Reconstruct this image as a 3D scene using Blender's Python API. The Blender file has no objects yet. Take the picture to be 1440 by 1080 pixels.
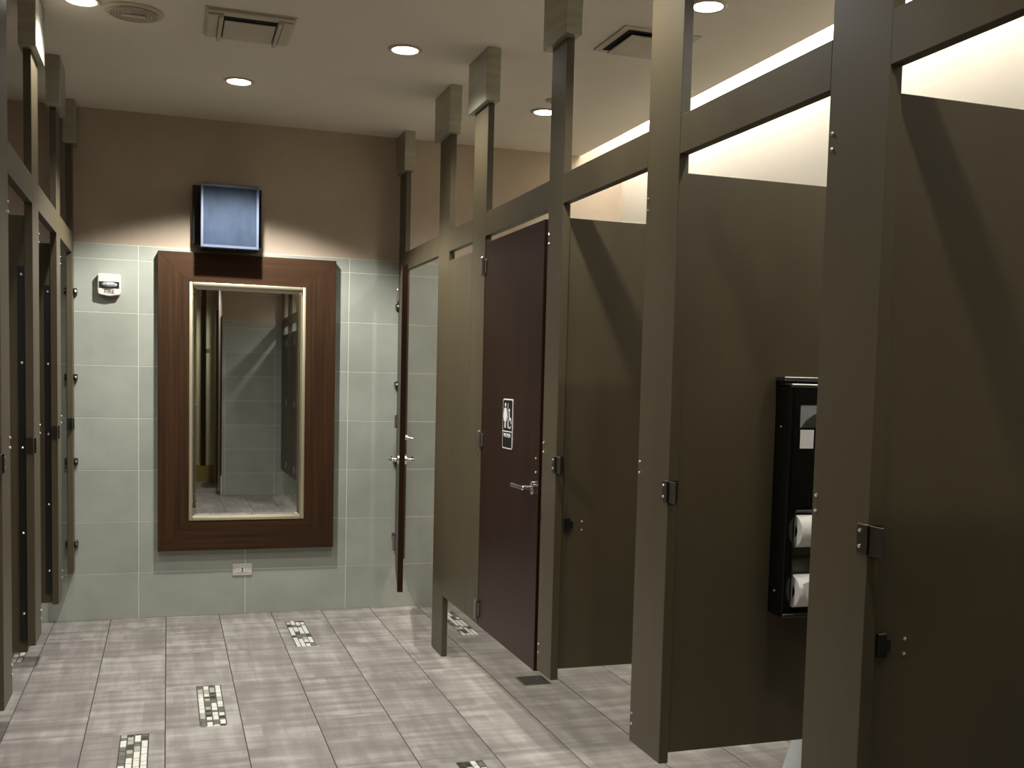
import bpy, bmesh, math, random
from mathutils import Vector, Matrix
random.seed(7)
S = bpy.context.scene
COL = S.collection
# ------------------------------------------------------------------ camera
W_, H_ = 1440, 1080
F, CX, CY = 1494.1, 747.7, 639.8
YAW, PITCH, ROLL, EYE = .3310, -.0704, .0254, 1.4712
def cam_setup():
    cy, sy, cp, sp, cr, sr = math.cos(YAW), math.sin(YAW), math.cos(PITCH), math.sin(PITCH), math.cos(ROLL), math.sin(ROLL)
    f = Vector((sy*cp, cy*cp, sp)); r = Vector((cy, -sy, 0)); u = r.cross(f)
    r2 = cr*r + sr*u; u2 = -sr*r + cr*u
    M = Matrix((r2, u2, -f)).transposed().to_4x4(); M.translation = (0, 0, EYE)
    cd = bpy.data.cameras.new('camera'); c = bpy.data.objects.new('camera', cd); COL.objects.link(c)
    c.matrix_world = M
    cd.sensor_fit = 'HORIZONTAL'; cd.sensor_width = 36; cd.lens = F/W_*36
    cd.shift_x = (W_/2-CX)/W_; cd.shift_y = (CY-H_/2)/W_
    cd.clip_start = .02
    S.camera = c
cam_setup()
# ------------------------------------------------------------------ world, exposure
w = bpy.data.worlds.new('world'); S.world = w; w.use_nodes = True
w.node_tree.nodes['Background'].inputs[0].default_value = (.5, .5, .5, 1)
w.node_tree.nodes['Background'].inputs[1].default_value = .0
S.view_settings.view_transform = 'Standard'; S.view_settings.look = 'None'
S.view_settings.gamma = 1; S.view_settings.exposure = 0.0; S.view_settings.use_curve_mapping = False
S.cycles.max_bounces = 10; S.cycles.diffuse_bounces = 6; S.cycles.glossy_bounces = 5
# ------------------------------------------------------------------ room numbers
D = 6.64; CZ = 2.95; PX = 1.37; QX = -.508; RX = 2.87; LX = -2.1; FY = -2.6; CE = 2.57
SPOT = 70.0
LIGHTS = [  # x, y, power factor
 (1.015, 4.86, .78), (-.33, 4.75, .72), (.341, 5.72, 3.2), (1.967, 5.65, .7), (1.998, 3.83, .45),
 (1.0, 3.03, 1.0), (-.33, 2.93, 1.15), (1.0, 1.2, .5), (-.33, 1.1, .35), (1.65, 2.0, .62), (0.2, -1.6, .9), (-1.3, 3.9, .25), (-1.3, 5.7, .25), (1.998, .18, .6)]
# ------------------------------------------------------------------ helpers
def srgb(r, g, b):
    f = lambda c: (c/255/12.92) if c/255 <= .04045 else ((c/255+.055)/1.055)**2.4
    return (f(r), f(g), f(b), 1)
class MB:
    def __init__(s): s.bm = bmesh.new()
    def box(s, x0, x1, y0, y1, z0, z1, bev=0, seg=1, M=None):
        b = bmesh.new()
        v = [b.verts.new((x, y, z)) for x in (x0, x1) for y in (y0, y1) for z in (z0, z1)]
        for f in ((0,1,3,2),(4,6,7,5),(0,4,5,1),(2,3,7,6),(0,2,6,4),(1,5,7,3)): b.faces.new([v[i] for i in f])
        bmesh.ops.recalc_face_normals(b, faces=b.faces)
        if bev: bmesh.ops.bevel(b, geom=list(b.edges), offset=bev, segments=seg, affect='EDGES', profile=.5)
        s.add(b, M); return s
    def add(s, b, M=None):
        if M is not None: b.transform(M)
        me = bpy.data.meshes.new('t'); b.to_mesh(me); b.free(); s.bm.from_mesh(me); bpy.data.meshes.remove(me)
    def cyl(s, p0, p1, r0, r1=None, n=20, M=None, cap=True):
        p0, p1 = Vector(p0), Vector(p1); r1 = r0 if r1 is None else r1
        b = bmesh.new(); bmesh.ops.create_cone(b, cap_ends=cap, segments=n, radius1=r0, radius2=r1, depth=(p1-p0).length)
        q = Vector((0,0,1)).rotation_difference(p1-p0).to_matrix().to_4x4()
        b.transform(Matrix.Translation((p0+p1)/2) @ q); s.add(b, M); return s
    def ball(s, c, r, n=8, sc=(1,1,1)):
        b = bmesh.new(); bmesh.ops.create_uvsphere(b, u_segments=n, v_segments=max(4, n//2), radius=r)
        b.transform(Matrix.Translation(c) @ Matrix.Diagonal((*sc, 1))); s.add(b); return s
    def loft(s, rings, closed=True):
        b = bmesh.new(); vs = [[b.verts.new(p) for p in r] for r in rings]; n = len(rings[0])
        for a, c in zip(vs, vs[1:]):
            for i in range(n): b.faces.new((a[i], a[(i+1) % n], c[(i+1) % n], c[i]))
        if closed: b.faces.new(vs[0][::-1]); b.faces.new(vs[-1])
        bmesh.ops.recalc_face_normals(b, faces=b.faces); s.add(b); return s
    def lathe(s, prof, c, n=40, axis='Z', closed=True):
        rings = []
        for r, h in prof:
            rings.append([(c[0]+r*math.cos(2*math.pi*i/n), c[1]+r*math.sin(2*math.pi*i/n), c[2]+h) for i in range(n)])
        return s.loft(rings, closed)
    def poly(s, pts, d, M=None):   # pts in XZ (2D), extruded along local Y by d
        b = bmesh.new(); a = [b.verts.new((x, 0, z)) for x, z in pts]; c = [b.verts.new((x, d, z)) for x, z in pts]; n = len(pts)
        b.faces.new(a); b.faces.new(c[::-1])
        for i in range(n): b.faces.new((a[i], c[i], c[(i+1) % n], a[(i+1) % n]))
        bmesh.ops.recalc_face_normals(b, faces=b.faces); s.add(b, M); return s
    def build(s, name, mat, parent=None, off=None, smooth=False, loc=None):
        if off is not None: s.bm.transform(Matrix.Translation(-Vector(off)))
        me = bpy.data.meshes.new(name); s.bm.to_mesh(me); s.bm.free(); me.materials.append(mat)
        if smooth:
            for p in me.polygons: p.use_smooth = True
            try: me.set_sharp_from_angle(angle=math.radians(35))
            except Exception: pass
        o = bpy.data.objects.new(name, me); COL.objects.link(o)
        if parent is not None: o.parent = parent
        if loc is not None: o.location = loc
        if name in ('screws', 'grate', 'grille_rings', 'socket_slots'): o['kind'] = 'stuff'
        return o
def tag(o, label, cat=None, group=None, kind=None):
    if label: o['label'] = label
    if cat: o['category'] = cat
    if group: o['group'] = group
    if kind: o['kind'] = kind
    return o
def thing(name, label, cat, loc, rz=0, group=None, kind=None):
    o = bpy.data.objects.new(name, None); COL.objects.link(o); o.location = loc; o.rotation_euler = (0, 0, rz)
    o.empty_display_size = .05
    return tag(o, label, cat, group, kind)
def text_obj(name, txt, size, M, mat, parent, depth=.0006, align='CENTER'):
    cu = bpy.data.curves.new(name, 'FONT'); cu.body = txt; cu.size = size; cu.extrude = depth; cu.align_x = align; cu.align_y = 'CENTER'; cu.resolution_u = 3
    t = bpy.data.objects.new(name, cu); COL.objects.link(t)
    dg = bpy.context.evaluated_depsgraph_get(); dg.update(); me = bpy.data.meshes.new_from_object(t.evaluated_get(dg))
    bpy.data.objects.remove(t); bpy.data.curves.remove(cu)
    me.transform(M); me.materials.clear(); me.materials.append(mat)
    o = bpy.data.objects.new(name, me); COL.objects.link(o); o.parent = parent; return o
# ------------------------------------------------------------------ materials
def mat(name, color, rough=.5, metal=0, spec=.5, noise=None, emit=None, bump=None, coat=0):
    m = bpy.data.materials.new(name); m.use_nodes = True; nt = m.node_tree; b = nt.nodes['Principled BSDF']
    b.inputs['Base Color'].default_value = color; b.inputs['Roughness'].default_value = rough; b.inputs['Metallic'].default_value = metal
    b.inputs['Specular IOR Level'].default_value = spec; b.inputs['Coat Weight'].default_value = coat
    if emit: b.inputs['Emission Color'].default_value = emit[0]; b.inputs['Emission Strength'].default_value = emit[1]
    geo = nt.nodes.new('ShaderNodeNewGeometry'); 
    if noise:      # (color2, scale vec, contrast)
        c2, sc, lo, hi = noise
        mp = nt.nodes.new('ShaderNodeMapping'); mp.inputs['Scale'].default_value = sc; nt.links.new(geo.outputs['Position'], mp.inputs['Vector'])
        nz = nt.nodes.new('ShaderNodeTexNoise'); nz.inputs['Scale'].default_value = 1; nz.inputs['Detail'].default_value = 5; nz.inputs['Roughness'].default_value = .6
        nt.links.new(mp.outputs[0], nz.inputs['Vector'])
        rp = nt.nodes.new('ShaderNodeValToRGB'); rp.color_ramp.elements[0].position = lo; rp.color_ramp.elements[1].position = hi
        rp.color_ramp.elements[0].color = color; rp.color_ramp.elements[1].color = c2
        nt.links.new(nz.outputs[0], rp.inputs[0]); nt.links.new(rp.outputs[0], b.inputs['Base Color'])
    if bump:       # (scale vec, strength, distance)
        sc, st, di = bump
        mp = nt.nodes.new('ShaderNodeMapping'); mp.inputs['Scale'].default_value = sc; nt.links.new(geo.outputs['Position'], mp.inputs['Vector'])
        nz = nt.nodes.new('ShaderNodeTexNoise'); nz.inputs['Scale'].default_value = 1; nz.inputs['Detail'].default_value = 3
        nt.links.new(mp.outputs[0], nz.inputs['Vector'])
        bp = nt.nodes.new('ShaderNodeBump'); bp.inputs['Strength'].default_value = st; bp.inputs['Distance'].default_value = di
        nt.links.new(nz.outputs[0], bp.inputs['Height']); nt.links.new(bp.outputs[0], b.inputs['Normal'])
    return m
M = {}
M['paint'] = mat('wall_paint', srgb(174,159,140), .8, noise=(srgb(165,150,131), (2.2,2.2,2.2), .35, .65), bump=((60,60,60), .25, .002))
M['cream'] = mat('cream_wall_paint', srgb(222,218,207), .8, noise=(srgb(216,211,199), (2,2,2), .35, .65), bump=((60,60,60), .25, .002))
M['yellow'] = mat('yellow_wall_paint', srgb(200,196,160), .8, noise=(srgb(190,186,150), (2,2,2), .35, .65))
M['ceil'] = mat('ceiling_paint', srgb(218,210,195), .9, noise=(srgb(212,204,189), (1.3,1.3,1.3), .35, .65), bump=((90,90,90), .15, .002))
M['grout'] = mat('light_grout', srgb(214,214,200), .9)
M['fgrout'] = mat('floor_grout', srgb(72,66,60), .9)
M['mgrout'] = mat('mosaic_grout', srgb(80,78,74), .9)
M['part'] = mat('olive_brown_laminate', srgb(79,71,51), .42, noise=(srgb(71,63,45), (3,3,.8), .35, .65), bump=((220,220,30), .08, .001))
M['edge'] = M['part']
M['dark'] = mat('black_channel', srgb(16,14,12), .45)
M['shoe'] = mat('satin_steel_shoe', srgb(168,165,149), .4, metal=.55, noise=(srgb(152,149,132), (5,5,40), .35, .65))
M['nickel'] = mat('dark_nickel', srgb(105,100,92), .3, metal=.95)
M['hinge'] = mat('hinge_metal', srgb(165,160,150), .3, metal=.9)
M['chrome'] = mat('polished_steel', srgb(215,213,208), .16, metal=1)
M['screw'] = mat('bright_screw', srgb(235,230,220), .25, metal=.9)
M['white'] = mat('white_plastic', srgb(206,202,194), .4, noise=(srgb(198,194,186), (8,8,8), .4, .6))
M['vent'] = mat('vent_paint', srgb(188,178,158), .6, noise=(srgb(180,170,150), (6,6,6), .4, .6))
M['black'] = mat('gloss_black_plastic', srgb(14,13,13), .18, coat=.3)
M['hole'] = mat('dark_opening', srgb(10,9,9), .9)
M['signb'] = mat('sign_black', srgb(12,12,13), .35)
M['signw'] = mat('sign_white', srgb(232,230,225), .5)
M['red'] = mat('dark_lettering', srgb(60,22,20), .5)
M['smoke'] = mat('strobe_lens', srgb(120,120,128), .12, noise=(srgb(190,190,195), (60,60,120), .4, .6))
M['gold'] = mat('champagne_liner', srgb(190,180,152), .42, metal=.7)
M['mirror'] = mat('mirror_silver', (.86,.88,.86,1), .015, metal=1)
M['paper'] = mat('tissue_paper', srgb(238,236,230), .9, bump=((400,60,400), .3, .001))
M['card'] = mat('cardboard_core', srgb(120,100,76), .9)
M['porc'] = mat('white_porcelain', srgb(226,232,232), .12, coat=.4)
M['steelin'] = mat('steel_liner', srgb(130,130,128), .28, metal=.9)
M['lampglass'] = mat('frosted_glass_cool_reflection', srgb(48,61,80), .6, noise=(srgb(38,49,66), (14,14,5), .35, .7), spec=.2)  # blue tone is the downlight's cool reflection put into the glass colour
M['lampmetal'] = mat('dark_lamp_metal', srgb(26,25,26), .4, metal=.3)
M['lampedge'] = mat('pale_lamp_edge', srgb(105,115,135), .4, metal=.4)
M['emit'] = mat('lit_lens', (1,1,1,1), .3, emit=((1,.98,.95,1), 14))
M['cove'] = mat('cove_led', (1,1,1,1), .3, emit=((1,.965,.91,1), 18))

def wood(name, c1, c2, axis, rough=.5, spec=.45):
    sc = {'Z': (55,55,1.6), 'X': (1.6,55,55)}[axis]
    m = mat(name, c1, rough, noise=(c2, sc, .36, .66), bump=(sc, .12, .001), spec=spec)
    m.node_tree.nodes['Principled BSDF'].inputs['Specular Tint'].default_value = (1, .7, .48, 1)
    return m
M['wz'] = wood('mirror_frame_wood_upright', srgb(54,34,18), srgb(32,19,10), 'Z')
M['wx'] = wood('mirror_frame_wood_crosswise', srgb(54,34,18), srgb(32,19,10), 'X')
M['door'] = wood('mahogany_door', srgb(42,24,15), srgb(28,15,9), 'Z', .36, .35)

def tile_mat(name, c1, c2, rough):
    m = mat(name, c1, rough, noise=(c2, (3.2,3.2,3.2), .3, .7), bump=((30,30,30), .05, .001))
    nt = m.node_tree; b = nt.nodes['Principled BSDF']; l = b.inputs['Base Color'].links[0]; src = l.from_socket
    oi = nt.nodes.new('ShaderNodeObjectInfo'); mr = nt.nodes.new('ShaderNodeMapRange'); mr.inputs[3].default_value = .93; mr.inputs[4].default_value = 1.06
    nt.links.new(oi.outputs['Random'], mr.inputs[0])
    mx = nt.nodes.new('ShaderNodeVectorMath'); mx.operation = 'SCALE'; nt.links.new(src, mx.inputs[0]); nt.links.new(mr.outputs[0], mx.inputs['Scale'])
    nt.links.new(mx.outputs[0], b.inputs['Base Color']); return m
M['tile'] = tile_mat('sage_grey_tile', srgb(145,149,138), srgb(161,165,154), .38)

def floor_mat():
    m = bpy.data.materials.new('woven_floor_tile'); m.use_nodes = True; nt = m.node_tree; b = nt.nodes['Principled BSDF']; N = nt.nodes.new; L = nt.links.new
    geo = N('ShaderNodeNewGeometry'); oi = N('ShaderNodeObjectInfo')
    off = N('ShaderNodeVectorMath'); off.operation = 'SCALE'; off.inputs[0].default_value = (13, 7, 3); L(oi.outputs['Random'], off.inputs['Scale'])
    pos = N('ShaderNodeVectorMath'); pos.operation = 'ADD'; L(geo.outputs['Position'], pos.inputs[0]); L(off.outputs[0], pos.inputs[1])
    def nz(sc, det=2):
        mp = N('ShaderNodeMapping'); mp.inputs['Scale'].default_value = sc; L(pos.outputs[0], mp.inputs['Vector'])
        n = N('ShaderNodeTexNoise'); n.inputs['Scale'].default_value = 1; n.inputs['Detail'].default_value = det; L(mp.outputs[0], n.inputs['Vector']); return n.outputs[0]
    def cell(sz):
        sn = N('ShaderNodeVectorMath'); sn.operation = 'SNAP'; sn.inputs[1].default_value = sz; L(pos.outputs[0], sn.inputs[0])
        wn = N('ShaderNodeTexWhiteNoise'); wn.noise_dimensions = '3D'; L(sn.outputs[0], wn.inputs['Vector']); return wn.outputs['Value']
    def mth(op, a, c):
        k = N('ShaderNodeMath'); k.operation = op
        for i, v in enumerate((a, c)):
            if isinstance(v, (int, float)): k.inputs[i].default_value = v
            else: L(v, k.inputs[i])
        return k.outputs[0]
    t = mth('MULTIPLY', nz((1.6, 17, 1), 3), .42)
    t = mth('ADD', t, mth('MULTIPLY', nz((15, 1.8, 1), 3), .34))
    t = mth('ADD', t, mth('MULTIPLY', nz((1.1, 1.1, 1), 2), .14))
    t = mth('ADD', t, mth('MULTIPLY', cell((.10, .075, 10)), .05))
    t = mth('ADD', t, mth('MULTIPLY', cell((.05, .15, 10)), .04))
    t = mth('ADD', t, mth('MULTIPLY', nz((170, 170, 1), 1), .06))
    t = mth('ADD', t, mth('MULTIPLY', oi.outputs['Random'], .03))
    rp = N('ShaderNodeValToRGB'); e = rp.color_ramp.elements
    e[0].position = .43; e[0].color = srgb(122,116,111); e[1].position = .66; e[1].color = srgb(168,164,157)
    k = e.new(.54); k.color = srgb(140,134,128)
    L(t, rp.inputs[0]); L(rp.outputs[0], b.inputs['Base Color'])
    b.inputs['Roughness'].default_value = .42
    bp = N('ShaderNodeBump'); bp.inputs['Strength'].default_value = .15; bp.inputs['Distance'].default_value = .001; L(t, bp.inputs['Height']); L(bp.outputs[0], b.inputs['Normal'])
    return m
M['floor'] = floor_mat()
chip_m = [mat('mosaic_chip_%s' % n, c, .22, noise=(c2, (50,50,50), .4, .6)) for n, c, c2 in
          (('white', srgb(236,234,224), srgb(222,220,208)), ('pale', srgb(186,186,172), srgb(170,170,156)), ('grey', srgb(122,122,114), srgb(104,104,96)), ('charcoal', srgb(74,72,68), srgb(60,58,55)))]

# ================================================================== STRUCTURE
# floor -------------------------------------------------------------
fl = MB().box(LX-.1, RX+.1, FY-.1, D+.1, -.12, -.004).build('floor', M['fgrout']); tag(fl, 'grey woven-look floor tiles with pebble-grey mosaic strips set into them', 'floor', kind='structure')
PT = .306; X0 = -.008; TL = .6145; Y0 = 6.372
mosaics = [(.662, .768, 5.755, 6.372), (.130, .236, 4.513, 5.125), (-.177, -.071, 3.895, 4.493), (1.048, 1.150, 3.27, 3.852), (1.603, 1.702, 5.80, 6.43), (-.795, -.690, 5.755, 6.10)]
def ftile(x0, x1, y0, y1):
    if x1-x0 < .012 or y1-y0 < .012: return
    g = .0022; gy = .0004
    key = (round(x1-x0, 4), round(y1-y0, 4))
    if key not in ftile.c:
        o = MB().box(g, x1-x0-g, gy, y1-y0-gy, -.004, 0).build('floor_tile', M['floor'], fl, loc=(x0, y0, 0)); ftile.c[key] = o.data
    else:
        o = bpy.data.objects.new('floor_tile', ftile.c[key]); COL.objects.link(o); o.parent = fl; o.location = (x0, y0, 0)
ftile.c = {}
ys = []; y = Y0 + TL
while y > FY: ys.append((max(y-TL, FY), min(y, D))); y -= TL
for k in range(-7, 10):
    a = max(X0+PT*k, LX); b_ = min(X0+PT*(k+1), RX)
    if b_ <= a: continue
    for (y0, y1) in ys:
        cuts = [m for m in mosaics if m[0] >= a-.001 and m[1] <= b_+.001 and m[2] < y1-.02 and m[3] > y0+.02]
        if not cuts: ftile(a, b_, y0, y1); continue
        m = cuts[0]; lo = max(y0, m[2]); hi = min(y1, m[3])
        if hi < y1: ftile(a, b_, hi, y1)
        if lo > y0: ftile(a, b_, y0, lo)
        ftile(a, m[0], lo, hi); ftile(m[1], b_, lo, hi)
chip_c = {}
for m in mosaics:
    MB().box(m[0], m[1], m[2], m[3], -.004, -.0015).build('mosaic_bed', M['mgrout'], fl)
    cw = (m[1]-m[0])/4
    for c in range(4):
        y = m[2]+.002; 
        while y < m[3]-.012:
            kd = random.random()
            h = .026 if kd < .25 else (.046 if kd < .55 else (.062 if kd < .85 else .08))
            h = min(h, m[3]-y)
            col = random.choices([0,1,2,3], [.5,.2,.18,.12])[0]
            if h < .03: col = random.choice([0,2,3])
            key = (round(h, 3), round(cw, 4), col)
            if key not in chip_c:
                o = MB().box(.0026, cw-.0026, .0018, h-.0034, -.004, .0006).build('mosaic_chip', chip_m[col], fl, loc=(m[0]+c*cw, y, 0)); chip_c[key] = o.data
            else:
                o = bpy.data.objects.new('mosaic_chip', chip_c[key]); COL.objects.link(o); o.parent = fl; o.location = (m[0]+c*cw, y, 0)
            y += h
# ceiling with cove pocket ------------------------------------------
ce = MB().box(LX-.1, CE, FY-.1, D+.1, CZ, CZ+.12).build('ceiling', M['ceil']); tag(ce, 'flat beige painted ceiling with a lit slot along its right side', 'ceiling', kind='structure')
cv = MB().box(CE, RX+.1, FY-.1, D+.1, CZ+.30, CZ+.36).box(CE-.06, CE, FY-.1, D+.1, CZ+.12, CZ+.36).build('trim_1', M['ceil']); tag(cv, 'raised pocket of the light slot above the stalls', 'trim', kind='structure')
# walls ---------------------------------------------------------------
XC = -.1608; TW = .611; ZR = .2744; TH = .305; TOPZ = 2.19
def rows():
    r = [(0, ZR)]
    z = ZR
    while z < TOPZ-.01: r.append((z, min(z+TH, TOPZ))); z += TH
    return r
def tile_wall(wall, x0, x1, yface, sgn, xoff):
    """grout bed and single tiles on a wall whose face is at yface (sgn -1: faces -Y)"""
    ya, yb = sorted((yface, yface - sgn*.006)); MB().box(x0, x1, ya, yb, 0, TOPZ).build('grout_bed', M['grout'], wall)
    k0 = math.floor((x0-xoff)/TW); cache = {}
    for k in range(k0, 60):
        a = max(xoff+TW*k, x0); b_ = min(xoff+TW*(k+1), x1)
        if a >= x1: break
        if b_-a < .02: continue
        for z0, z1 in rows():
            key = (round(b_-a, 3), round(z1-z0, 3)); g = .0018
            if key not in cache:
                o = MB().box(g, b_-a-g, 0, .0013, g, z1-z0-g, bev=.0004).build('wall_tile', M['tile'], wall); cache[key] = o.data
            else:
                o = bpy.data.objects.new('wall_tile', cache[key]); COL.objects.link(o); o.parent = wall
            o.location = (a, yface, z0)
            o.location.y = yface + (0 if sgn > 0 else -.0013)
wb = MB().box(LX-.1, RX+.1, D+.0073, D+.12, 0, CZ+.34).build('wall_back', M['paint']); tag(wb, 'end wall with sage-grey rectangular tiles below brown-beige paint', 'wall', kind='structure')
tile_wall(wb, LX, RX, D+.0013, -1, XC)
for c in [c for c in wb.children if c.name.startswith('grout_bed')]: c.location.y = 0
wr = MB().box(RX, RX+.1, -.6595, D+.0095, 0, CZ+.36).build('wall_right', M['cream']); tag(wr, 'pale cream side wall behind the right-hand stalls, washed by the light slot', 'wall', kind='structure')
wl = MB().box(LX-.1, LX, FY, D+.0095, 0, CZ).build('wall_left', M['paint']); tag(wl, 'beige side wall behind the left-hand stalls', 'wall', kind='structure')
wf = MB().box(.645, RX+.1, -.95, -.6595, 0, CZ+.36).build('wall_front', M['paint']); tag(wf, 'wall with sage-grey tiles opposite the end wall, seen in the mirror', 'wall', kind='structure')
tile_wall(wf, .645, RX, -.6535, 1, .68)
wf2 = MB().box(.645, .78, FY, -.95, 0, CZ).build('wall_side', M['paint']); tag(wf2, 'short return wall behind the tiled wall corner seen in the mirror', 'wall', kind='structure')
wf3 = MB().box(LX-.1, .78, FY-.1, FY, 0, CZ).build('wall_rear', M['yellow']); tag(wf3, 'pale yellow-green wall far behind, seen at the left of the mirror', 'wall', kind='structure')
bb = MB().box(LX, .645, FY, FY+.015, 0, .24, bev=.003).build('baseboard_rear', mat('ochre_baseboard', srgb(150,138,70), .5)); tag(bb, 'ochre baseboard of the pale yellow wall in the mirror', 'baseboard', kind='structure')
tr = MB().box(.632, .645, -.78, -.655, 0, .24).build('trim_2', M['white']); tag(tr, 'white corner guard at the foot of the tiled wall corner in the mirror', 'trim', kind='structure')
# cove light strip -----------------------------------------------------
led = thing('cove_light', 'long glowing light slot in the ceiling over the right stalls', 'ceiling light', (2.72, 3.4, CZ+.29))
MB().box(2.60, 2.84, .4, D-.02, CZ+.285, CZ+.30).build('housing', M['vent'], led, off=led.location)
MB().box(2.62, 2.82, .42, D-.04, CZ+.277, CZ+.285).build('diffuser', M['cove'], led, off=led.location)

# ================================================================== PARTITIONS
ZB = .340; ZT = 2.072; RB, RT = 2.12, 2.228; TK = .015
def screw(mb, p, r=.0055, d=(-1,0,0)):
    mb.ball(p, r, 8)
def pilaster(side, y0, y1, label, group, zb=ZB, strike=True, hinge_screws=True, wall_end=False):
    x = PX if side > 0 else QX; s = -1 if side > 0 else 1     # s: direction of corridor
    xc = x - s*TK          # centre of sheet, corridor face stays at x
    t = thing('stall_pilaster', label, 'partition post', (xc, (y0+y1)/2, zb), group=group)
    L = t.location
    MB().box(xc-TK, xc+TK, y0, y1, zb, CZ-.21, bev=.0015).build('post_panel', M['part'], t, off=L)
    a, b_ = y0-.045, min(y1+.045, D-.004)
    sh = MB().box(min(xc+s*.038, xc-s*.027), max(xc+s*.038, xc-s*.027), a, b_, CZ-.235, CZ-.0005, bev=.002)
    o = sh.build('ceiling_shoe', M['shoe'], t, off=L); tag(o, 'satin steel box shoe at the ceiling')
    e = MB()
    if strike:
        st = MB()
        st.box(x+s*.003, x, y0, y0+.034, 1.128, 1.190, bev=.001) if s > 0 else st.box(x-.003, x, y0, y0+.034, 1.128, 1.190, bev=.001)
        st.box(min(x, x+s*.003), max(x, x+s*.003), y0-.052, y0, 1.128, 1.190, bev=.001)
        st.box(min(x, x-s*.03), max(x, x-s*.03), y0-.004, y0-.001, 1.128, 1.190)
        st.box(min(x+s*.003, x+s*.009), max(x+s*.003, x+s*.009), y0-.006, y0+.004, 1.126, 1.192, bev=.002)
        st.build('strike_plate', M['nickel'], t, off=L)
        for z in (1.143, 1.176): e.ball((x+s*.004, y0+.022, z), .0045)
    if hinge_screws:
        for zc in (2.006, 1.214, .428):
            for dz in (-.017, .017): e.ball((x+s*.001, y1-.016, zc+dz), .0048)
    if strike or hinge_screws: e.build('screws', M['screw'], t, off=L)
    if wall_end:
        for z in (1.906, 1.42, .938, .46):
            for q in (-1, 1):
                xx = xc+q*(TK+.010)
                br = MB(); br.box(xx-.010, xx+.010, D-.05, D-.002, z-.02, z+.02, bev=.004); br.ball((xx, D-.052, z), .011, 8)
                br.build('wall_bracket', M['nickel'], t, off=L)
    return t
GR, GL = 'brown stall pilasters of the right row', 'brown stall pilasters of the left row'
RP = [(6.455, 6.634), (5.375, 5.600), (4.712, 4.930), (3.705, 3.862), (2.765, 2.978), (1.835, 2.040), (.95, 1.15), (.09, .285), (-.648, -.56)]
pilaster(1, *RP[0], 'slim brown hanging post against the end wall, right of the mirror', GR, strike=False, hinge_screws=False, wall_end=True)
pilaster(1, *RP[1], 'brown post whose foot reaches the floor, right of the open edge-on door', GR, zb=.003, strike=False, hinge_screws=False)
pilaster(1, *RP[2], 'brown post that carries the hinges of the closed wooden door', GR, strike=False, hinge_screws=False, zb=.325)
pilaster(1, *RP[3], 'brown post on the latch side of the closed wooden door', GR)
pilaster(1, *RP[4], 'wide brown post left of the stall that shows the paper dispenser', GR, zb=.352)
pilaster(1, *RP[5], 'nearest large brown post, overlapping the black paper dispenser', GR)
pilaster(1, *RP[6], 'brown post just beyond the right picture edge, standing closest to viewer', GR, strike=False)
pilaster(1, *RP[7], 'brown post between two closed doors, seen only in the mirror', GR, strike=False)
pilaster(1, *RP[8], 'narrow brown post at the tiled wall corner, seen only in the mirror', GR, strike=False)
LP = [(3.80, 4.0), (4.68, 4.895), (5.66, 5.84), (6.53, 6.634)]
pilaster(-1, *LP[0], 'nearest brown post of the left row, at the left picture edge', GL)
pilaster(-1, *LP[1], 'second brown post from the left edge, brightly lit above its rail', GL)
pilaster(-1, *LP[2], 'third brown post from the left edge, ending above the end wall base', GL, zb=.305)
pilaster(-1, *LP[3], 'thin brown hanging post against the end wall, left of the fire strobe', GL, zb=.30, hinge_screws=False, wall_end=True)
# nail leg shoe on the floor-standing post handled by its own panel
def rail(side, posts, label):
    x = PX if side > 0 else QX; xc = x + (TK if side > 0 else -TK)
    t = thing('head_rail', label, 'rail', (xc, posts[-1][1] if side > 0 else posts[0][0], RB))
    ps = sorted(posts)
    for a, b_ in zip(ps, ps[1:]):
        MB().box(xc-TK, xc+TK, a[1]+.0005, b_[0]-.0005, RB, RT, bev=.0012).build('rail_segment', M['part'], t, off=t.location)
    return t
rr = rail(1, RP, 'brown overhead rail tying the right-hand stall posts together')
rl = rail(-1, LP, 'brown overhead rail tying the left-hand stall posts together')
MB().box(QX-2*TK, QX, 2.4, LP[0][0]-.0005, RB, RT).build('rail_segment', M['part'], rl, off=rl.location)
# infill panel beside accessible door
ip = thing('infill_panel', 'brown fixed front panel between two posts, left of the closed wooden door', 'partition panel', (PX+TK, 5.15, .325))
MB().box(PX, PX+2*TK, 4.9305, 5.3745, .325, ZT, bev=.0012).build('panel', M['part'], ip, off=ip.location)
# divider panels
def divider(side, y, x_end, label, dark_plate=False, channel=False, group=None):
    x = PX + 2*TK if side > 0 else QX - 2*TK; s = 1 if side > 0 else -1
    t = thing('divider_panel', label, 'partition panel', ((x+x_end)/2, y, .345), group=group); L = t.location
    a, b_ = sorted((x+s*.002, x_end))
    MB().box(a, b_, y-.0125, y+.0125, .378 if side > 0 else .31, ZT, bev=.0012).build('panel', M['part'], t, off=L)
    if channel:
        c0, c1 = sorted((x+s*.001, x+s*.028))
        MB().box(c0, c1, y-.024, y-.0126, .36, 1.87, bev=.001).build('mounting_channel', M['dark'], t, off=L)
        e = MB()
        for z in (1.838, 1.489, 1.148, .803, .473): e.ball((x+s*.013, y-.0255, z), .0065)
        e.build('screws', M['screw'], t, off=L)
    if dark_plate:  # small dark plate near the post edge, two screws beside it
        k0, k1 = sorted((x+s*.012, x+s*.036))
        MB().box(k0, k1, y-.022, y-.0126, .905, .958, bev=.002).box(k0+.004, k1+.012, y-.018, y-.0126, .918, .944, bev=.001).build('small_dark_plate', M['dark'], t, off=L)
        e = MB(); e.ball((x+s*.085, y-.0126, .942), .0045); e.ball((x+s*.085, y-.0126, .910), .0045)
        e.build('screws', M['screw'], t, off=L)
    return t
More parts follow.
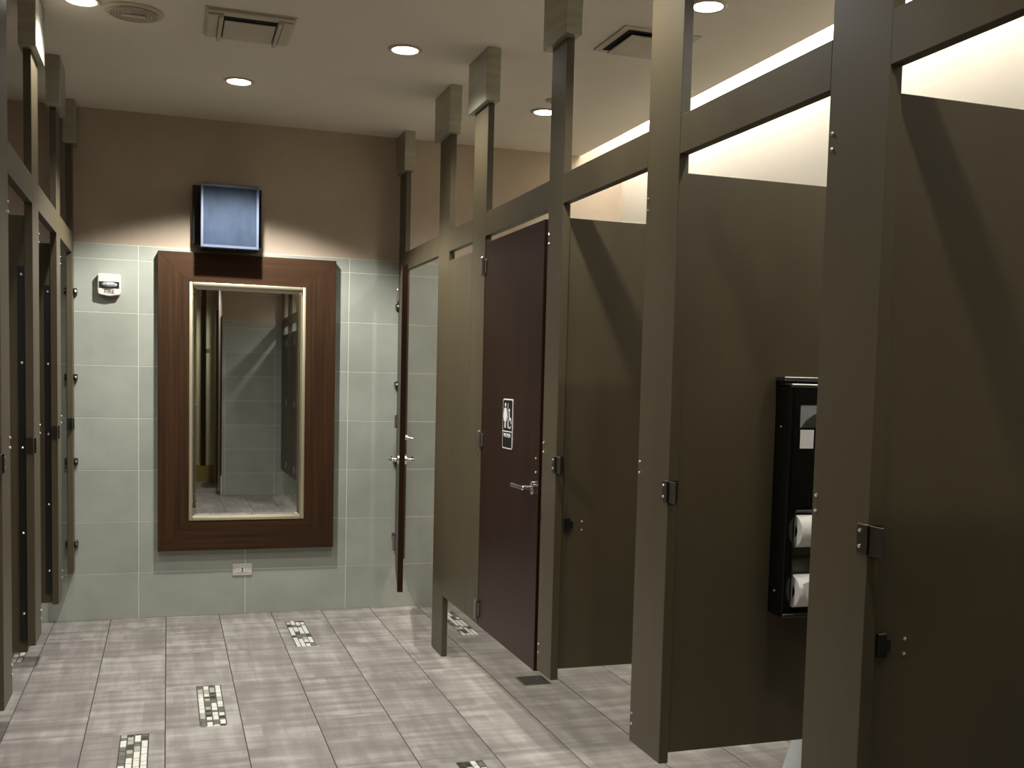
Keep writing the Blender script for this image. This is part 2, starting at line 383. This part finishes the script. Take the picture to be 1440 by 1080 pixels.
DV5 = divider(1, 1.862, RX-.002, 'nearest brown stall divider, filling the right edge of the picture', dark_plate=True)
divider(1, 1.862-.88, RX-.002, 'brown stall divider beyond the right picture edge, beside the viewer')
DV4 = divider(1, 2.7925, RX-.002, 'brown stall divider on which the black paper dispenser hangs')
DV3 = divider(1, 3.732, RX-.002, 'brown stall divider just right of the closed wooden door', dark_plate=True)
divider(-1, 4.715, LX+.002, 'second dark brown stall divider of the left row, behind the bright post', channel=True)
divider(-1, 5.695, LX+.002, 'far dark brown stall divider of the left row, ending above the floor', channel=True)
divider(-1, 3.835, LX+.002, 'nearest dark stall divider of the left row, hidden by its post', channel=True)

def lever(t, L, y, z, face_x, s, ydir, M4=None):
    """round rose and straight lever; s = direction away from the door"""
    r = MB().cyl((face_x, y, z), (face_x+s*.010, y, z), .027, n=28).cyl((face_x+s*.010, y, z), (face_x+s*.013, y, z), .027, .022, n=28)
    o = r.build('rose', M['chrome'], t, off=L, smooth=True)
    h = MB().cyl((face_x+s*.012, y, z), (face_x+s*.052, y, z), .009, n=16).cyl((face_x+s*.048, y-ydir*.008, z), (face_x+s*.048, y+ydir*.06, z), .0095, .0085, n=16).cyl((face_x+s*.048, y+ydir*.06, z), (face_x+s*.048, y+ydir*.125, z), .0085, .0105, n=16)
    h.ball((face_x+s*.048, y-ydir*.008, z), .0095, 10)
    h.build('lever', M['chrome'], t, off=L, smooth=True)
def hinge(t, L, x, y, z, s):
    h = MB().cyl((x+s*.010, y, z-.037), (x+s*.010, y, z+.037), .0085, n=14)
    h.box(min(x, x+s*.004), max(x, x+s*.004), y-.032, y-.002, z-.030, z+.030, bev=.001).box(min(x, x+s*.004), max(x, x+s*.004), y+.002, y+.032, z-.030, z+.030, bev=.001)
    h.ball((x+s*.010, y, z+.038), .008, 8).ball((x+s*.010, y, z-.038), .008, 8)
    h.build('hinge', M['hinge'], t, off=L, smooth=True)
# closed accessible door
dz0, dz1 = .325, 2.088
ad = thing('stall_door', 'closed reddish-brown wooden stall door with a restroom sign and lever', 'door', (PX+TK, 4.29, dz0)); L = ad.location
MB().box(PX-.002, PX+.028, 3.892, 4.694, dz0, dz1, bev=.0015).build('door_leaf', M['door'], ad, off=L)
for z in (1.982, 1.19, .40): hinge(ad, L, PX-.002, 4.705, z, -1)
lever(ad, L, 3.945, 1.047, PX-.002, -1, 1); lever(ad, L, 3.945, 1.047, PX+.028, 1, 1)
e = MB(); e.ball((PX-.003, 3.925, 1.165), .0045); e.ball((PX-.003, 3.925, 1.11), .0045); e.build('screws', M['screw'], ad, off=L)
# latch keeper on post 3 far edge
# open far door, edge-on
hx, hy = PX-.018, 6.447; tx, ty = 1.198, 5.636
ang = math.atan2(tx-hx, -(ty-hy))      # door local: runs along -Y from hinge
od = thing('stall_door', 'wooden stall door standing open edge-on near the end wall', 'door', (hx, hy, .300), rz=ang)
ln = math.hypot(tx-hx, ty-hy)
od.rotation_euler.z = math.atan2((ty-hy), (tx-hx)) + math.pi/2
Z0 = Vector((0, 0, 0))
MB().box(-.015, .015, -ln, -.004, 0, 1.77, bev=.0015).build('door_leaf', M['door'], od)
for z in (1.66, .90, .14): hinge(od, (0,0,0), -.015, -.012, z, -1)
for s in (-1, 1): lever(od, (0,0,0), -ln+.05, .722, s*.015, s, 1)
ch = MB().cyl((.015, -ln+.10, .84), (.03, -ln+.10, .84), .016, n=16).cyl((.03, -ln+.10, .84), (.06, -ln+.10, .835), .006, n=10)
ch.build('latch_knob', M['chrome'], od, smooth=True)
# in-swinging stall doors standing open inside
def open_door(side, y, label):
    x = PX+2*TK+.012 if side > 0 else QX-2*TK-.012; s = 1 if side > 0 else -1
    t = thing('stall_door', label, 'door', (x, y, .325)); L = t.location
    a, b_ = sorted((x, x+s*.64))
    MB().box(a, b_, y-.013, y+.013, .325, 2.07, bev=.0015).build('door_leaf', M['door'], t, off=L)
    h = MB()
    for z in (2.006, 1.214, .428): h.cyl((x-s*.004, y, z-.03), (x-s*.004, y, z+.03), .007, n=12)
    h.build('hinge', M['hinge'], t, off=L, smooth=True)
open_door(1, 2.978+.005, 'wooden stall door folded open behind the wide post left of the dispenser stall')
open_door(1, 2.040+.008, 'wooden stall door folded open behind the nearest large post')
for y0, y1, lab in ((.29, .945, 'closed dark wooden stall door seen at the right edge of the mirror'), (-.555, .085, 'closed dark wooden stall door seen in the mirror beside the tiled wall')):
    t = thing('stall_door', lab, 'door', (PX+TK, (y0+y1)/2, .325)); L = t.location
    MB().box(PX, PX+2*TK, y0, y1, .325, 2.02, bev=.0015).build('door_leaf', M['door'], t, off=L)
    for z in (1.9, 1.19, .43): hinge(t, L, PX, y1-.04, z, -1)
# ================================================================== RESTROOM SIGN
sg = thing('restroom_sign', 'black and white restroom sign with wheelchair symbol on the wooden door', 'sign', (PX-.003, 4.297, 1.177))
sw, shh = .136, .212
# local frame: right = -Y, up = Z, out = -X
MS = Matrix(((0,0,-1,0), (-1,0,0,0), (0,1,0,0), (0,0,0,1)))    # (u,v,n)->(-n, -u, v)
def rrect(w_, h_, r, n=5):
    pts = []
    for cx, cy, a0 in ((w_/2-r, h_/2-r, 0), (-w_/2+r, h_/2-r, 90), (-w_/2+r, -h_/2+r, 180), (w_/2-r, -h_/2+r, 270)):
        for i in range(n+1):
            a = math.radians(a0+90*i/n); pts.append((cx+r*math.cos(a), cy+r*math.sin(a)))
    return pts
def flat(pts, z0, z1, name, m, par):
    b = MB(); b.poly([(u, v) for u, v in pts], z1-z0, None)
    # poly lies in XZ, extruded +Y  -> map X->u, Z->v, Y->n
    T = Matrix(((1,0,0,0), (0,0,1,0), (0,1,0,z0), (0,0,0,1)))
    b.bm.transform(MS @ T); bmesh.ops.recalc_face_normals(b.bm, faces=b.bm.faces)
    o = b.build(name, m, par); o.location.z += shh/2; return o
flat(rrect(sw, shh, .012), 0, .0025, 'sign_border', M['signw'], sg)
flat(rrect(sw-.010, shh-.010, .009), .0025, .0032, 'sign_face', M['signb'], sg)
fig = [(-.052,.080)]
def circ(cx, cy, r, n=14): return [(cx+r*math.cos(2*math.pi*i/n), cy+r*math.sin(2*math.pi*i/n)) for i in range(n)]
sym = []
sym.append(circ(-.030, .080, .0085))                                           # head
sym.append([(-.040,.068),(-.020,.068),(-.010,.012),(-.050,.012)])               # dress
sym.append([(-.042,.066),(-.047,.062),(-.058,.026),(-.053,.024),(-.040,.058)])  # arms
sym.append([(-.018,.066),(-.013,.062),(-.002,.026),(-.007,.024),(-.020,.058)])
sym.append([(-.038,.012),(-.032,.012),(-.032,-.018),(-.038,-.018)]); sym.append([(-.028,.012),(-.022,.012),(-.022,-.018),(-.028,-.018)])
sym.append([(.0035,.088),(.0065,.088),(.0065,-.018),(.0035,-.018)])            # dividing bar
sym.append(circ(.026, .058, .007))                                             # wheelchair user
sym.append([(.022,.050),(.029,.050),(.032,.026),(.049,.026),(.056,.002),(.051,.000),(.045,.019),(.025,.019)])
n = 18; ring = [(.033+.020*math.cos(a), .000+.020*math.sin(a)) for a in [math.radians(95+i*240/n) for i in range(n+1)]]
ring += [(.033+.0155*math.cos(a), .000+.0155*math.sin(a)) for a in [math.radians(335-i*240/n) for i in range(n+1)]]
sym.append(ring)
b = MB()
for pts in sym: b.poly(pts, .0008)
T = Matrix(((1,0,0,0), (0,0,1,0), (0,1,0,.0032), (0,0,0,1))); b.bm.transform(MS @ T); bmesh.ops.recalc_face_normals(b.bm, faces=b.bm.faces)
o = b.build('pictogram', M['signw'], sg); o.location.z = shh/2
flat([(-.063,-.030),(.063,-.030),(.063,-.034),(-.063,-.034)], .0032, .004, 'divider_line', M['signw'], sg)
text_obj('lettering', 'WOMEN', .024, Matrix.Translation((0,0,shh/2)) @ MS @ Matrix.Translation((0,-.050,.0036)), M['signw'], sg)

# ================================================================== MIRROR
mr = thing('wall_mirror', 'tall mirror in a wide dark wood frame on the end wall', 'mirror', (.46, D, .40))
mx0, mx1, mz0, mz1 = -.055, .973, .405, 2.165; ix0, ix1, iz0, iz1 = .118, .793, .585, 1.995
yf, yw = D-.052, D-.001
def member(name, quad, m):
    b = bmesh.new(); a = [b.verts.new((x, yf, z)) for x, z in quad]; c = [b.verts.new((x, yw, z)) for x, z in quad]
    b.faces.new(a); b.faces.new(c[::-1])
    for i in range(4): b.faces.new((a[i], c[i], c[(i+1)%4], a[(i+1)%4]))
    bmesh.ops.recalc_face_normals(b, faces=b.faces); bmesh.ops.bevel(b, geom=list(b.edges), offset=.0008, segments=1, affect='EDGES')
    mb = MB(); mb.add(b); return mb.build(name, m, mr, off=mr.location)
sc_x, sc_z = (D-.05)/D, 1
member('frame_stile', [(mx0,mz0),(ix0,iz0),(ix0,iz1),(mx0,mz1)], M['wz'])
member('frame_stile', [(mx1,mz0),(mx1,mz1),(ix1,iz1),(ix1,iz0)], M['wz'])
member('frame_rail', [(mx0,mz1),(ix0,iz1),(ix1,iz1),(mx1,mz1)], M['wx'])
member('frame_rail', [(mx0,mz0),(mx1,mz0),(ix1,iz0),(ix0,iz0)], M['wx'])
lw = .020; li = MB()
for (a, b_, c, d) in ((ix0, ix0+lw, iz0, iz1), (ix1-lw, ix1, iz0, iz1), (ix0+lw, ix1-lw, iz0, iz0+lw), (ix0+lw, ix1-lw, iz1-lw, iz1)):
    li.box(a+.0005, b_-.0005, D-.058, D-.02, c+.0005, d-.0005, bev=.004, seg=2)
li.build('liner', M['gold'], mr, off=mr.location, smooth=True)
gx0, gx1, gz0, gz1 = ix0+lw, ix1-lw, iz0+lw, iz1-lw; bw = .022
gb = MB().box(gx0+bw, gx1-bw, D-.034, D-.022, gz0+bw, gz1-bw); gb.bm.transform(Matrix.Translation((0, D-.028, 1.29)) @ Matrix.Rotation(-.005, 4, 'X') @ Matrix.Translation((0, -(D-.028), -1.29))); gb.build('glass', M['mirror'], mr, off=mr.location)
bv = bmesh.new()
o4 = [bv.verts.new((x, D-.031, z)) for x, z in ((gx0,gz0),(gx1,gz0),(gx1,gz1),(gx0,gz1))]
i4 = [bv.verts.new((x, D-.034, z)) for x, z in ((gx0+bw,gz0+bw),(gx1-bw,gz0+bw),(gx1-bw,gz1-bw),(gx0+bw,gz1-bw))]
for i in range(4): bv.faces.new((o4[i], o4[(i+1)%4], i4[(i+1)%4], i4[i]))
bmesh.ops.recalc_face_normals(bv, faces=bv.faces)
mb = MB(); mb.add(bv); mb.build('glass_bevel', M['mirror'], mr, off=mr.location)
# ================================================================== SCONCE
sc = thing('wall_lamp', 'square dark wall lamp with cool reflection painted into its glass, above the mirror', 'lamp', (.335, D, 2.19)); L = sc.location
bx0, bx1 = .137, .527
MB().box(bx0, bx1, D-.055, D-.001, 2.215, 2.555, bev=.003).build('back_box', M['lampmetal'], sc, off=L)
fx0, fx1, fy = .178, .500, D-.205
hs = MB().box(fx0, fx0+.006, fy, D-.055, 2.185, 2.545).box(fx1-.006, fx1, fy, D-.055, 2.185, 2.545).box(fx0, fx1, fy, D-.055, 2.541, 2.547).box(fx0, fx1, fy, D-.055, 2.181, 2.187)
hs.build('shade_body', M['lampmetal'], sc, off=L)
ed = MB()
for (a, b_, c, d) in ((fx0, fx0+.014, 2.185, 2.545), (fx1-.014, fx1, 2.185, 2.545), (fx0+.014, fx1-.014, 2.185, 2.2), (fx0+.014, fx1-.014, 2.53, 2.545)): ed.box(a, b_, fy-.004, fy+.004, c, d, bev=.001)
ed.build('shade_rim', M['lampedge'], sc, off=L)
MB().box(fx0+.0142, fx1-.0142, fy-.001, fy+.003, 2.2002, 2.5298).build('glass_panel', M['lampglass'], sc, off=L)
# ================================================================== FIRE STROBE
fa = thing('fire_strobe', 'white fire alarm strobe on the tiled wall left of the mirror', 'fire alarm', (-.315, D, 1.888)); L = fa.location
x0, x1 = -.379, -.256
b = MB()
pts = [(x0, 1.905), (x0+.008, 1.897), ((x0+x1)/2, 1.888), (x1-.008, 1.897), (x1, 1.905), (x1, 2.017), (x0, 2.017)]
b.poly(pts, .042, Matrix.Translation((0, D-.043, 0))); bmesh.ops.bevel(b.bm, geom=list(b.bm.edges), offset=.004, segments=2, affect='EDGES')
b.build('housing', M['white'], fa, off=L, smooth=True)
b = MB().ball((-.318, D-.046, 1.954), .044, 20, (1, .4, .36)); b.build('strobe_lens', M['smoke'], fa, off=L, smooth=True)
MB().box(-.372, -.264, D-.0455, D-.043, 1.935, 1.972, bev=.001).build('lens_surround', M['nickel'], fa, off=L)
text_obj('lettering', 'FIRE', .03, Matrix.Translation(Vector((-.318, D-.0440, 1.915))-L) @ Matrix.Rotation(math.pi/2, 4, 'X'), M['red'], fa)
# ================================================================== OUTLET
ou = thing('wall_outlet', 'white horizontal power outlet low on the wall under the mirror', 'outlet', (.432, D, .236)); L = ou.location
MB().box(.375, .489, D-.007, D-.0002, .237, .310, bev=.0025, seg=2).build('cover_plate', M['white'], ou, off=L, smooth=True)
MB().box(.397, .467, D-.0095, D-.007, .256, .291, bev=.001).build('socket_face', M['white'], ou, off=L)
h = MB()
for xx in (.410, .454):
    h.box(xx-.005, xx-.0035, D-.0100, D-.0094, .266, .276).box(xx+.0035, xx+.005, D-.0100, D-.0094, .266, .276).cyl((xx, D-.0100, .283), (xx, D-.0094, .283), .0022, n=10)
h.box(.428, .436, D-.0112, D-.0094, .262, .270).box(.428, .436, D-.0112, D-.0094, .277, .285)
h.build('socket_slots', M['hole'], ou, off=L)
# ================================================================== CEILING FIXTURES
names = {0: 'round recessed downlight on the ceiling, right of the large rectangular vent',
 1: 'round recessed downlight on the ceiling next to the round speaker grille',
 2: 'brightest downlight on the ceiling, in front of the mirror lamp',
 3: 'small downlight on the ceiling seen between two posts, before the closed wooden door',
 4: 'downlight on the ceiling seen through the upper gap right of the wide post',
 5: 'recessed downlight above the passage, beyond the top edge of the picture, nearer the right stalls',
 6: 'recessed downlight above the passage, beyond the top edge of the picture, nearer the left stalls',
 7: 'recessed downlight overhead between the viewer and the nearest right-hand post',
 8: 'recessed downlight overhead on the left side of the viewer',
 9: 'recessed downlight above the nearest right-hand stall, beyond the top edge of the picture',
 10: 'recessed downlight behind the viewer, lighting the floor seen in the mirror',
 11: 'recessed downlight above the nearer left-hand stall, hidden by posts',
 12: 'recessed downlight above the farther left-hand stall, hidden by posts',
 13: 'recessed downlight above the stall beside the viewer, right of the picture'}
for i, (x, y, pw) in enumerate(LIGHTS):
    lab = names[i]
    t = thing('downlight', lab, 'ceiling light', (x, y, CZ), group='recessed downlights')
    L = t.location
    ring = MB(); ring.lathe([(.078,-.0005),(.078,-.004),(.070,-.009),(.060,-.008),(.057,-.0005)], (x,y,CZ), 40)
    ring = MB(); n = 40; prof = [(.078,-.0005),(.078,-.004),(.070,-.009),(.060,-.007),(.058,-.0005)]
    ring.loft([[(x+r*math.cos(2*math.pi*k/n), y+r*math.sin(2*math.pi*k/n), CZ+h) for k in range(n)] for r, h in prof], closed=False)
    ring.build('trim_ring', M['vent'], t, off=L, smooth=True)
    le = MB().cyl((x, y, CZ-.0045), (x, y, CZ-.001), .0575, n=36).build('lens', M['emit'], t, off=L)
    ld = bpy.data.lights.new('lamp', 'SPOT'); ld.energy = SPOT*pw; ld.spot_size = math.radians(124 if i == 2 else 136); ld.spot_blend = .32 if i == 2 else .6; ld.shadow_soft_size = .035
    ld.color = (1, .97, .93)
    lo = bpy.data.objects.new('lamp', ld); COL.objects.link(lo); lo.parent = t; lo.location = (0, 0, -.045)
# speaker
sp = thing('ceiling_speaker', 'round ribbed speaker grille on the ceiling beside the left downlight', 'speaker', (-.135, 4.815, CZ)); L = sp.location
pr = [(.118,-.0005),(.118,-.006),(.110,-.012),(.104,-.012)]
MB().lathe(pr+[(.0,-.010)] if False else pr, (L.x, L.y, L.z), 48).build('rim', M['vent'], sp, off=L, smooth=True)
gr = MB(); n = 48
for r in (.096, .084, .072, .060, .048, .036, .024):
    gr.loft([[(L.x+(r+d)*math.cos(2*math.pi*k/n), L.y+(r+d)*math.sin(2*math.pi*k/n), CZ+h) for k in range(n)] for d, h in ((-.003,-.0121),(-.003,-.016),(.002,-.016),(.002,-.0121))], closed=False)
g = gr.build('grille_rings', M['vent'], sp, off=L, smooth=True)
MB().cyl((L.x, L.y, CZ-.0135), (L.x, L.y, CZ-.0121), .1, n=40).build('dark_backing', M['nickel'], sp, off=L)
MB().box(L.x-.05, L.x+.05, L.y-.014, L.y+.014, CZ-.022, CZ-.0135, bev=.004, seg=2).build('centre_bridge', M['vent'], sp, off=L)
# vent 1
v1 = thing('ceiling_vent', 'rectangular ceiling vent left of the centre downlight', 'vent', (.325, 4.80, CZ)); L = v1.location
x0, x1, y0, y1 = .150, .502, 4.625, 4.985
MB().box(x0-.008, x1+.008, y0-.008, y1+.008, CZ-.004, CZ-.0005, bev=.001).box(x0, x1, y0, y1, CZ-.016, CZ-.004, bev=.003).build('flange', M['vent'], v1, off=L)
for (a, b_) in ((x0+.004, x0+.046), (x1-.046, x1-.004)):
    MB().box(a, b_, y0+.02, y1-.02, CZ-.024, CZ-.016, bev=.004, seg=2).build('side_louver', M['vent'], v1, off=L)
for (a, b_) in ((x0+.05, x0+.066), (x1-.066, x1-.05)):
    MB().box(a, b_, y0+.012, y1-.012, CZ-.034, CZ-.016, bev=.003, seg=2).build('end_bar', M['vent'], v1, off=L)
MB().box(x0+.067, x1-.067, y0+.045, y1-.03, CZ-.0175, CZ-.016).build('duct_opening', M['hole'], v1, off=L)
MB().box(x0+.072, x1-.072, y0+.078, y1-.030, CZ-.026, CZ-.020, bev=.002).build('face_panel', M['vent'], v1, off=L)
# vent 2
v2 = thing('ceiling_vent', 'square ceiling vent with a dark slot, left of the wide bright post', 'vent', (1.97, 4.34, CZ)); L = v2.location
x0, x1, y0, y1 = 1.795, 2.150, 4.165, 4.520
MB().box(x0, x1, y0, y1, CZ-.006, CZ-.0005, bev=.002).build('flange', M['vent'], v2, off=L)
MB().box(x0+.030, x1-.03, y0+.03, y1-.03, CZ-.0068, CZ-.006).build('duct_opening', M['hole'], v2, off=L)
MB().box(x0+.052, x1-.052, y0+.052, y1-.032, CZ-.022, CZ-.016, bev=.002).build('face_panel', M['vent'], v2, off=L)
# sprinkler cover
sk = thing('sprinkler_cover', 'small round white cover on the ceiling beside the far downlight', 'sprinkler', (1.93, 5.40, CZ)); L = sk.location
MB().lathe([(.045,-.0005),(.045,-.004),(.038,-.008),(.02,-.010)], (L.x, L.y, L.z), 32).build('cover', M['vent'], sk, off=L, smooth=True)
MB().lathe([(.016,-.0101),(.014,-.02),(.006,-.026)], (L.x, L.y, L.z), 20).build('head', M['nickel'], sk, off=L, smooth=True)

# ================================================================== PAPER DISPENSER
pd = thing('paper_dispenser', 'black combined seat cover and tissue dispenser on the stall divider', 'dispenser', (1.90, 2.78, .785)); L = pd.location
X0d, X1d, YB, YF = 1.725, 2.09, 2.7795, 2.700
MB().box(X0d, X1d, YB-.006, YB, .79, 1.50).build('back_plate', M['black'], pd, off=L)
MB().box(X0d, X0d+.012, YF, YB-.006, .79, 1.478, bev=.002).build('side_panel', M['black'], pd, off=L)
MB().box(X1d-.012, X1d, YF, YB-.006, .79, 1.478, bev=.002).build('side_panel', M['black'], pd, off=L)
o = MB().box(X0d-.004, X1d+.004, YF+.03, YB, 1.488, 1.500, bev=.002).box(X0d, X1d, YF-.002, YB-.0065, 1.468, 1.480, bev=.003).build('top_cover', M['steelin'], pd, off=L); tag(o, 'brushed steel top edge')
MB().box(X0d, X1d, YF-.004, YB-.006, .785, .797, bev=.003).build('bottom_shelf', M['nickel'], pd, off=L)
fr = MB().box(X0d+.0125, 1.760, YF, YF+.008, 1.115, 1.467).box(1.99, X1d-.0125, YF, YF+.008, 1.115, 1.467).box(1.760, 1.99, YF, YF+.008, 1.42, 1.467).box(1.760, 1.99, YF, YF+.008, 1.115, 1.35)
fr.box(X0d+.0125, 1.756, YF+.006, YF+.014, .798, 1.1145, bev=.002)
fr.build('front_door', M['black'], pd, off=L)
MB().box(1.761, 1.989, YF+.002, YF+.005, 1.351, 1.419).build('window', mat('clear_window', srgb(150,150,150), .08, spec=.8), pd, off=L)
b = MB().poly([(1.765,1.352),(1.78,1.372),(1.81,1.392),(1.86,1.40),(1.91,1.392),(1.95,1.372),(1.97,1.352)], .003, Matrix.Translation((0, YF-.001, 0))); b.build('cover_slot', M['steelin'], pd, off=L)
o = MB().box(1.762, 1.808, YF-.0008, YF, 1.29, 1.345).build('sticker', M['signw'], pd, off=L); tag(o, 'small blank white sticker')
li = MB()
for z in (.985, 1.100):
    pass
li.box(1.757, 1.99, YF+.002, YF+.008, 1.100, 1.106, bev=.001).box(1.757, 1.760, YF+.002, YF+.008, .99, 1.106).box(1.757, 1.99, YB-.012, YB-.0062, .80, 1.10)
li.box(1.757, 1.99, YF+.02, YF+.06, .952, .957).box(1.755, 1.759, YF+.002, YF+.008, .83, .945)
li.build('steel_liner', M['steelin'], pd, off=L)
sc_ = MB()
for z in (1.352, .86): sc_.ball((X0d-.001, YB-.035, z), .004)
sc_.build('screws', M['screw'], pd, off=L)
MB().cyl((1.745, YF+.018, 1.043), (1.98, YF+.018, 1.043), .008, n=10).build('spindle', M['dark'], pd, off=L)
MB().cyl((1.745, YF+.018, .862), (1.98, YF+.018, .862), .008, n=10).build('spindle', M['dark'], pd, off=L)
def roll(z, label, sheet):
    yc = YF+.018; x0, x1, R = 1.764, 1.872, .0495
    t = thing('toilet_roll', label, 'toilet roll', (x0, yc, z-R), group='toilet rolls in the black dispenser'); L = t.location; n = 32
    def rg(r, x): return [(x, yc+r*math.cos(2*math.pi*k/n), z+r*math.sin(2*math.pi*k/n)) for k in range(n)]
    MB().loft([rg(.021, x0), rg(R-.002, x0), rg(R, x0+.003), rg(R, x1-.003), rg(R-.002, x1), rg(.021, x1), rg(.021, x0)], closed=False).build('tissue', M['paper'], t, off=L, smooth=True)
    MB().loft([rg(.021, x0+.0005), rg(.0195, x0+.0005), rg(.0195, x1-.0005), rg(.021, x1-.0005)], closed=False).build('core', M['card'], t, off=L, smooth=True)
    if sheet:
        MB().poly([(x0+.006, z+.03), (x1, z+.06), (x1, z-.05), (x0+.035, z-.045)], .0012, Matrix.Translation((0, yc-R-.0035, 0))).build('loose_sheet', M['paper'], t, off=L)
roll(1.043, 'upper toilet roll in the black dispenser', False)
roll(.862, 'lower toilet roll in the black dispenser, with a loose hanging sheet', True)
# ================================================================== TOILET
tl = thing('toilet', 'white toilet in the stall beyond the dispenser, its base showing under divider', 'toilet', (2.45, 3.30, 0)); L = tl.location
def ell(cx, a, b_, z, n=36, nose=0):
    return [(cx - a*math.cos(2*math.pi*k/n) , 3.30+b_*math.sin(2*math.pi*k/n), z) for k in range(n)]
MB().loft([ell(2.445,.325,.125,.0), ell(2.445,.322,.125,.02), ell(2.455,.305,.112,.08), ell(2.465,.285,.105,.18), ell(2.46,.285,.125,.27), ell(2.45,.315,.165,.34), ell(2.44,.335,.185,.385), ell(2.44,.33,.18,.40)]).build('bowl', M['porc'], tl, off=L, smooth=True)
MB().loft([ell(2.44,.34,.19,.4005), ell(2.44,.342,.192,.415), ell(2.44,.335,.186,.42), ell(2.44,.235,.115,.42), ell(2.44,.235,.115,.4005)], closed=False).build('seat', M['porc'], tl, off=L, smooth=True)
MB().loft([ell(2.44,.24,.12,.402), ell(2.44,.24,.12,.403)]).build('bowl_water', M['dark'], tl, off=L)
MB().cyl((2.82,3.30,.40), (2.82,3.30,.72), .02, n=16).cyl((2.82,3.30,.70), (2.82,3.30,.80), .035, n=20).cyl((2.82,3.30,.755), (2.869,3.30,.755), .018, n=14).cyl((2.82,3.27,.755), (2.82,3.19,.755), .009, n=12).build('flush_valve', M['chrome'], tl, off=L, smooth=True)
MB().cyl((2.80,3.30,.38), (2.869,3.30,.38), .05, n=20).build('wall_spud', M['porc'], tl, off=L, smooth=True)
# ================================================================== FLOOR DRAIN
dr = thing('floor_drain', 'small square metal floor drain at the foot of the closed wooden door', 'drain', (1.70, 4.84, 0)); L = dr.location
x0, x1, y0, y1 = 1.632, 1.768, 4.765, 4.908
MB().box(x0, x1, y0, y1, .0002, .0010).build('sump', M['hole'], dr, off=L)
b = MB()
for (a, c, d, e_) in ((x0, x0+.010, y0, y1), (x1-.010, x1, y0, y1), (x0+.01, x1-.01, y0, y0+.010), (x0+.01, x1-.01, y1-.010, y1)): b.box(a, c, d, e_, .001, .0035)
b.build('frame', M['nickel'], dr, off=L)
b = MB(); k = 9
for i in range(1, k):
    xx = x0+.010+(x1-x0-.02)*i/k; b.box(xx-.0032, xx+.0032, y0+.01, y1-.01, .001, .0032)
for i in range(1, 6):
    yy = y0+.010+(y1-y0-.02)*i/6; b.box(x0+.01, x1-.01, yy-.0025, yy+.0025, .001, .0030)
b.build('grate', M['nickel'], dr, off=L)
# dark screen behind the viewer, seen in the mirror
sn = thing('privacy_screen', 'tall dark hanging screen reflected at the left of the mirror', 'screen', (.45, -1.9, .30)); L = sn.location
MB().box(.415, .485, -2.2, -1.6, .30, 2.75, bev=.0015).build('panel', M['door'], sn, off=L)
MB().box(.42, .48, -2.1, -1.7, 2.75, CZ-.0005).build('hanger', M['part'], sn, off=L)
MB().box(.4855, .52, -1.65, -1.62, 1.80, 1.86, bev=.004).cyl((.52, -1.635, 1.83), (.53, -1.635, 1.83), .03, n=16).build('door_knob', M['white'], sn, off=L)
s2 = thing('entrance_door', 'narrow dark door edge beside the tiled wall corner in the mirror', 'door', (.59, -1.0, .01)); L = s2.location
MB().box(.573, .603, -1.25, -.72, .14, 2.32, bev=.0015).build('door_leaf', M['door'], s2, off=L)
MB().box(.578, .598, -.79, -.76, .003, .14, bev=.001).build('foot', M['part'], s2, off=L)
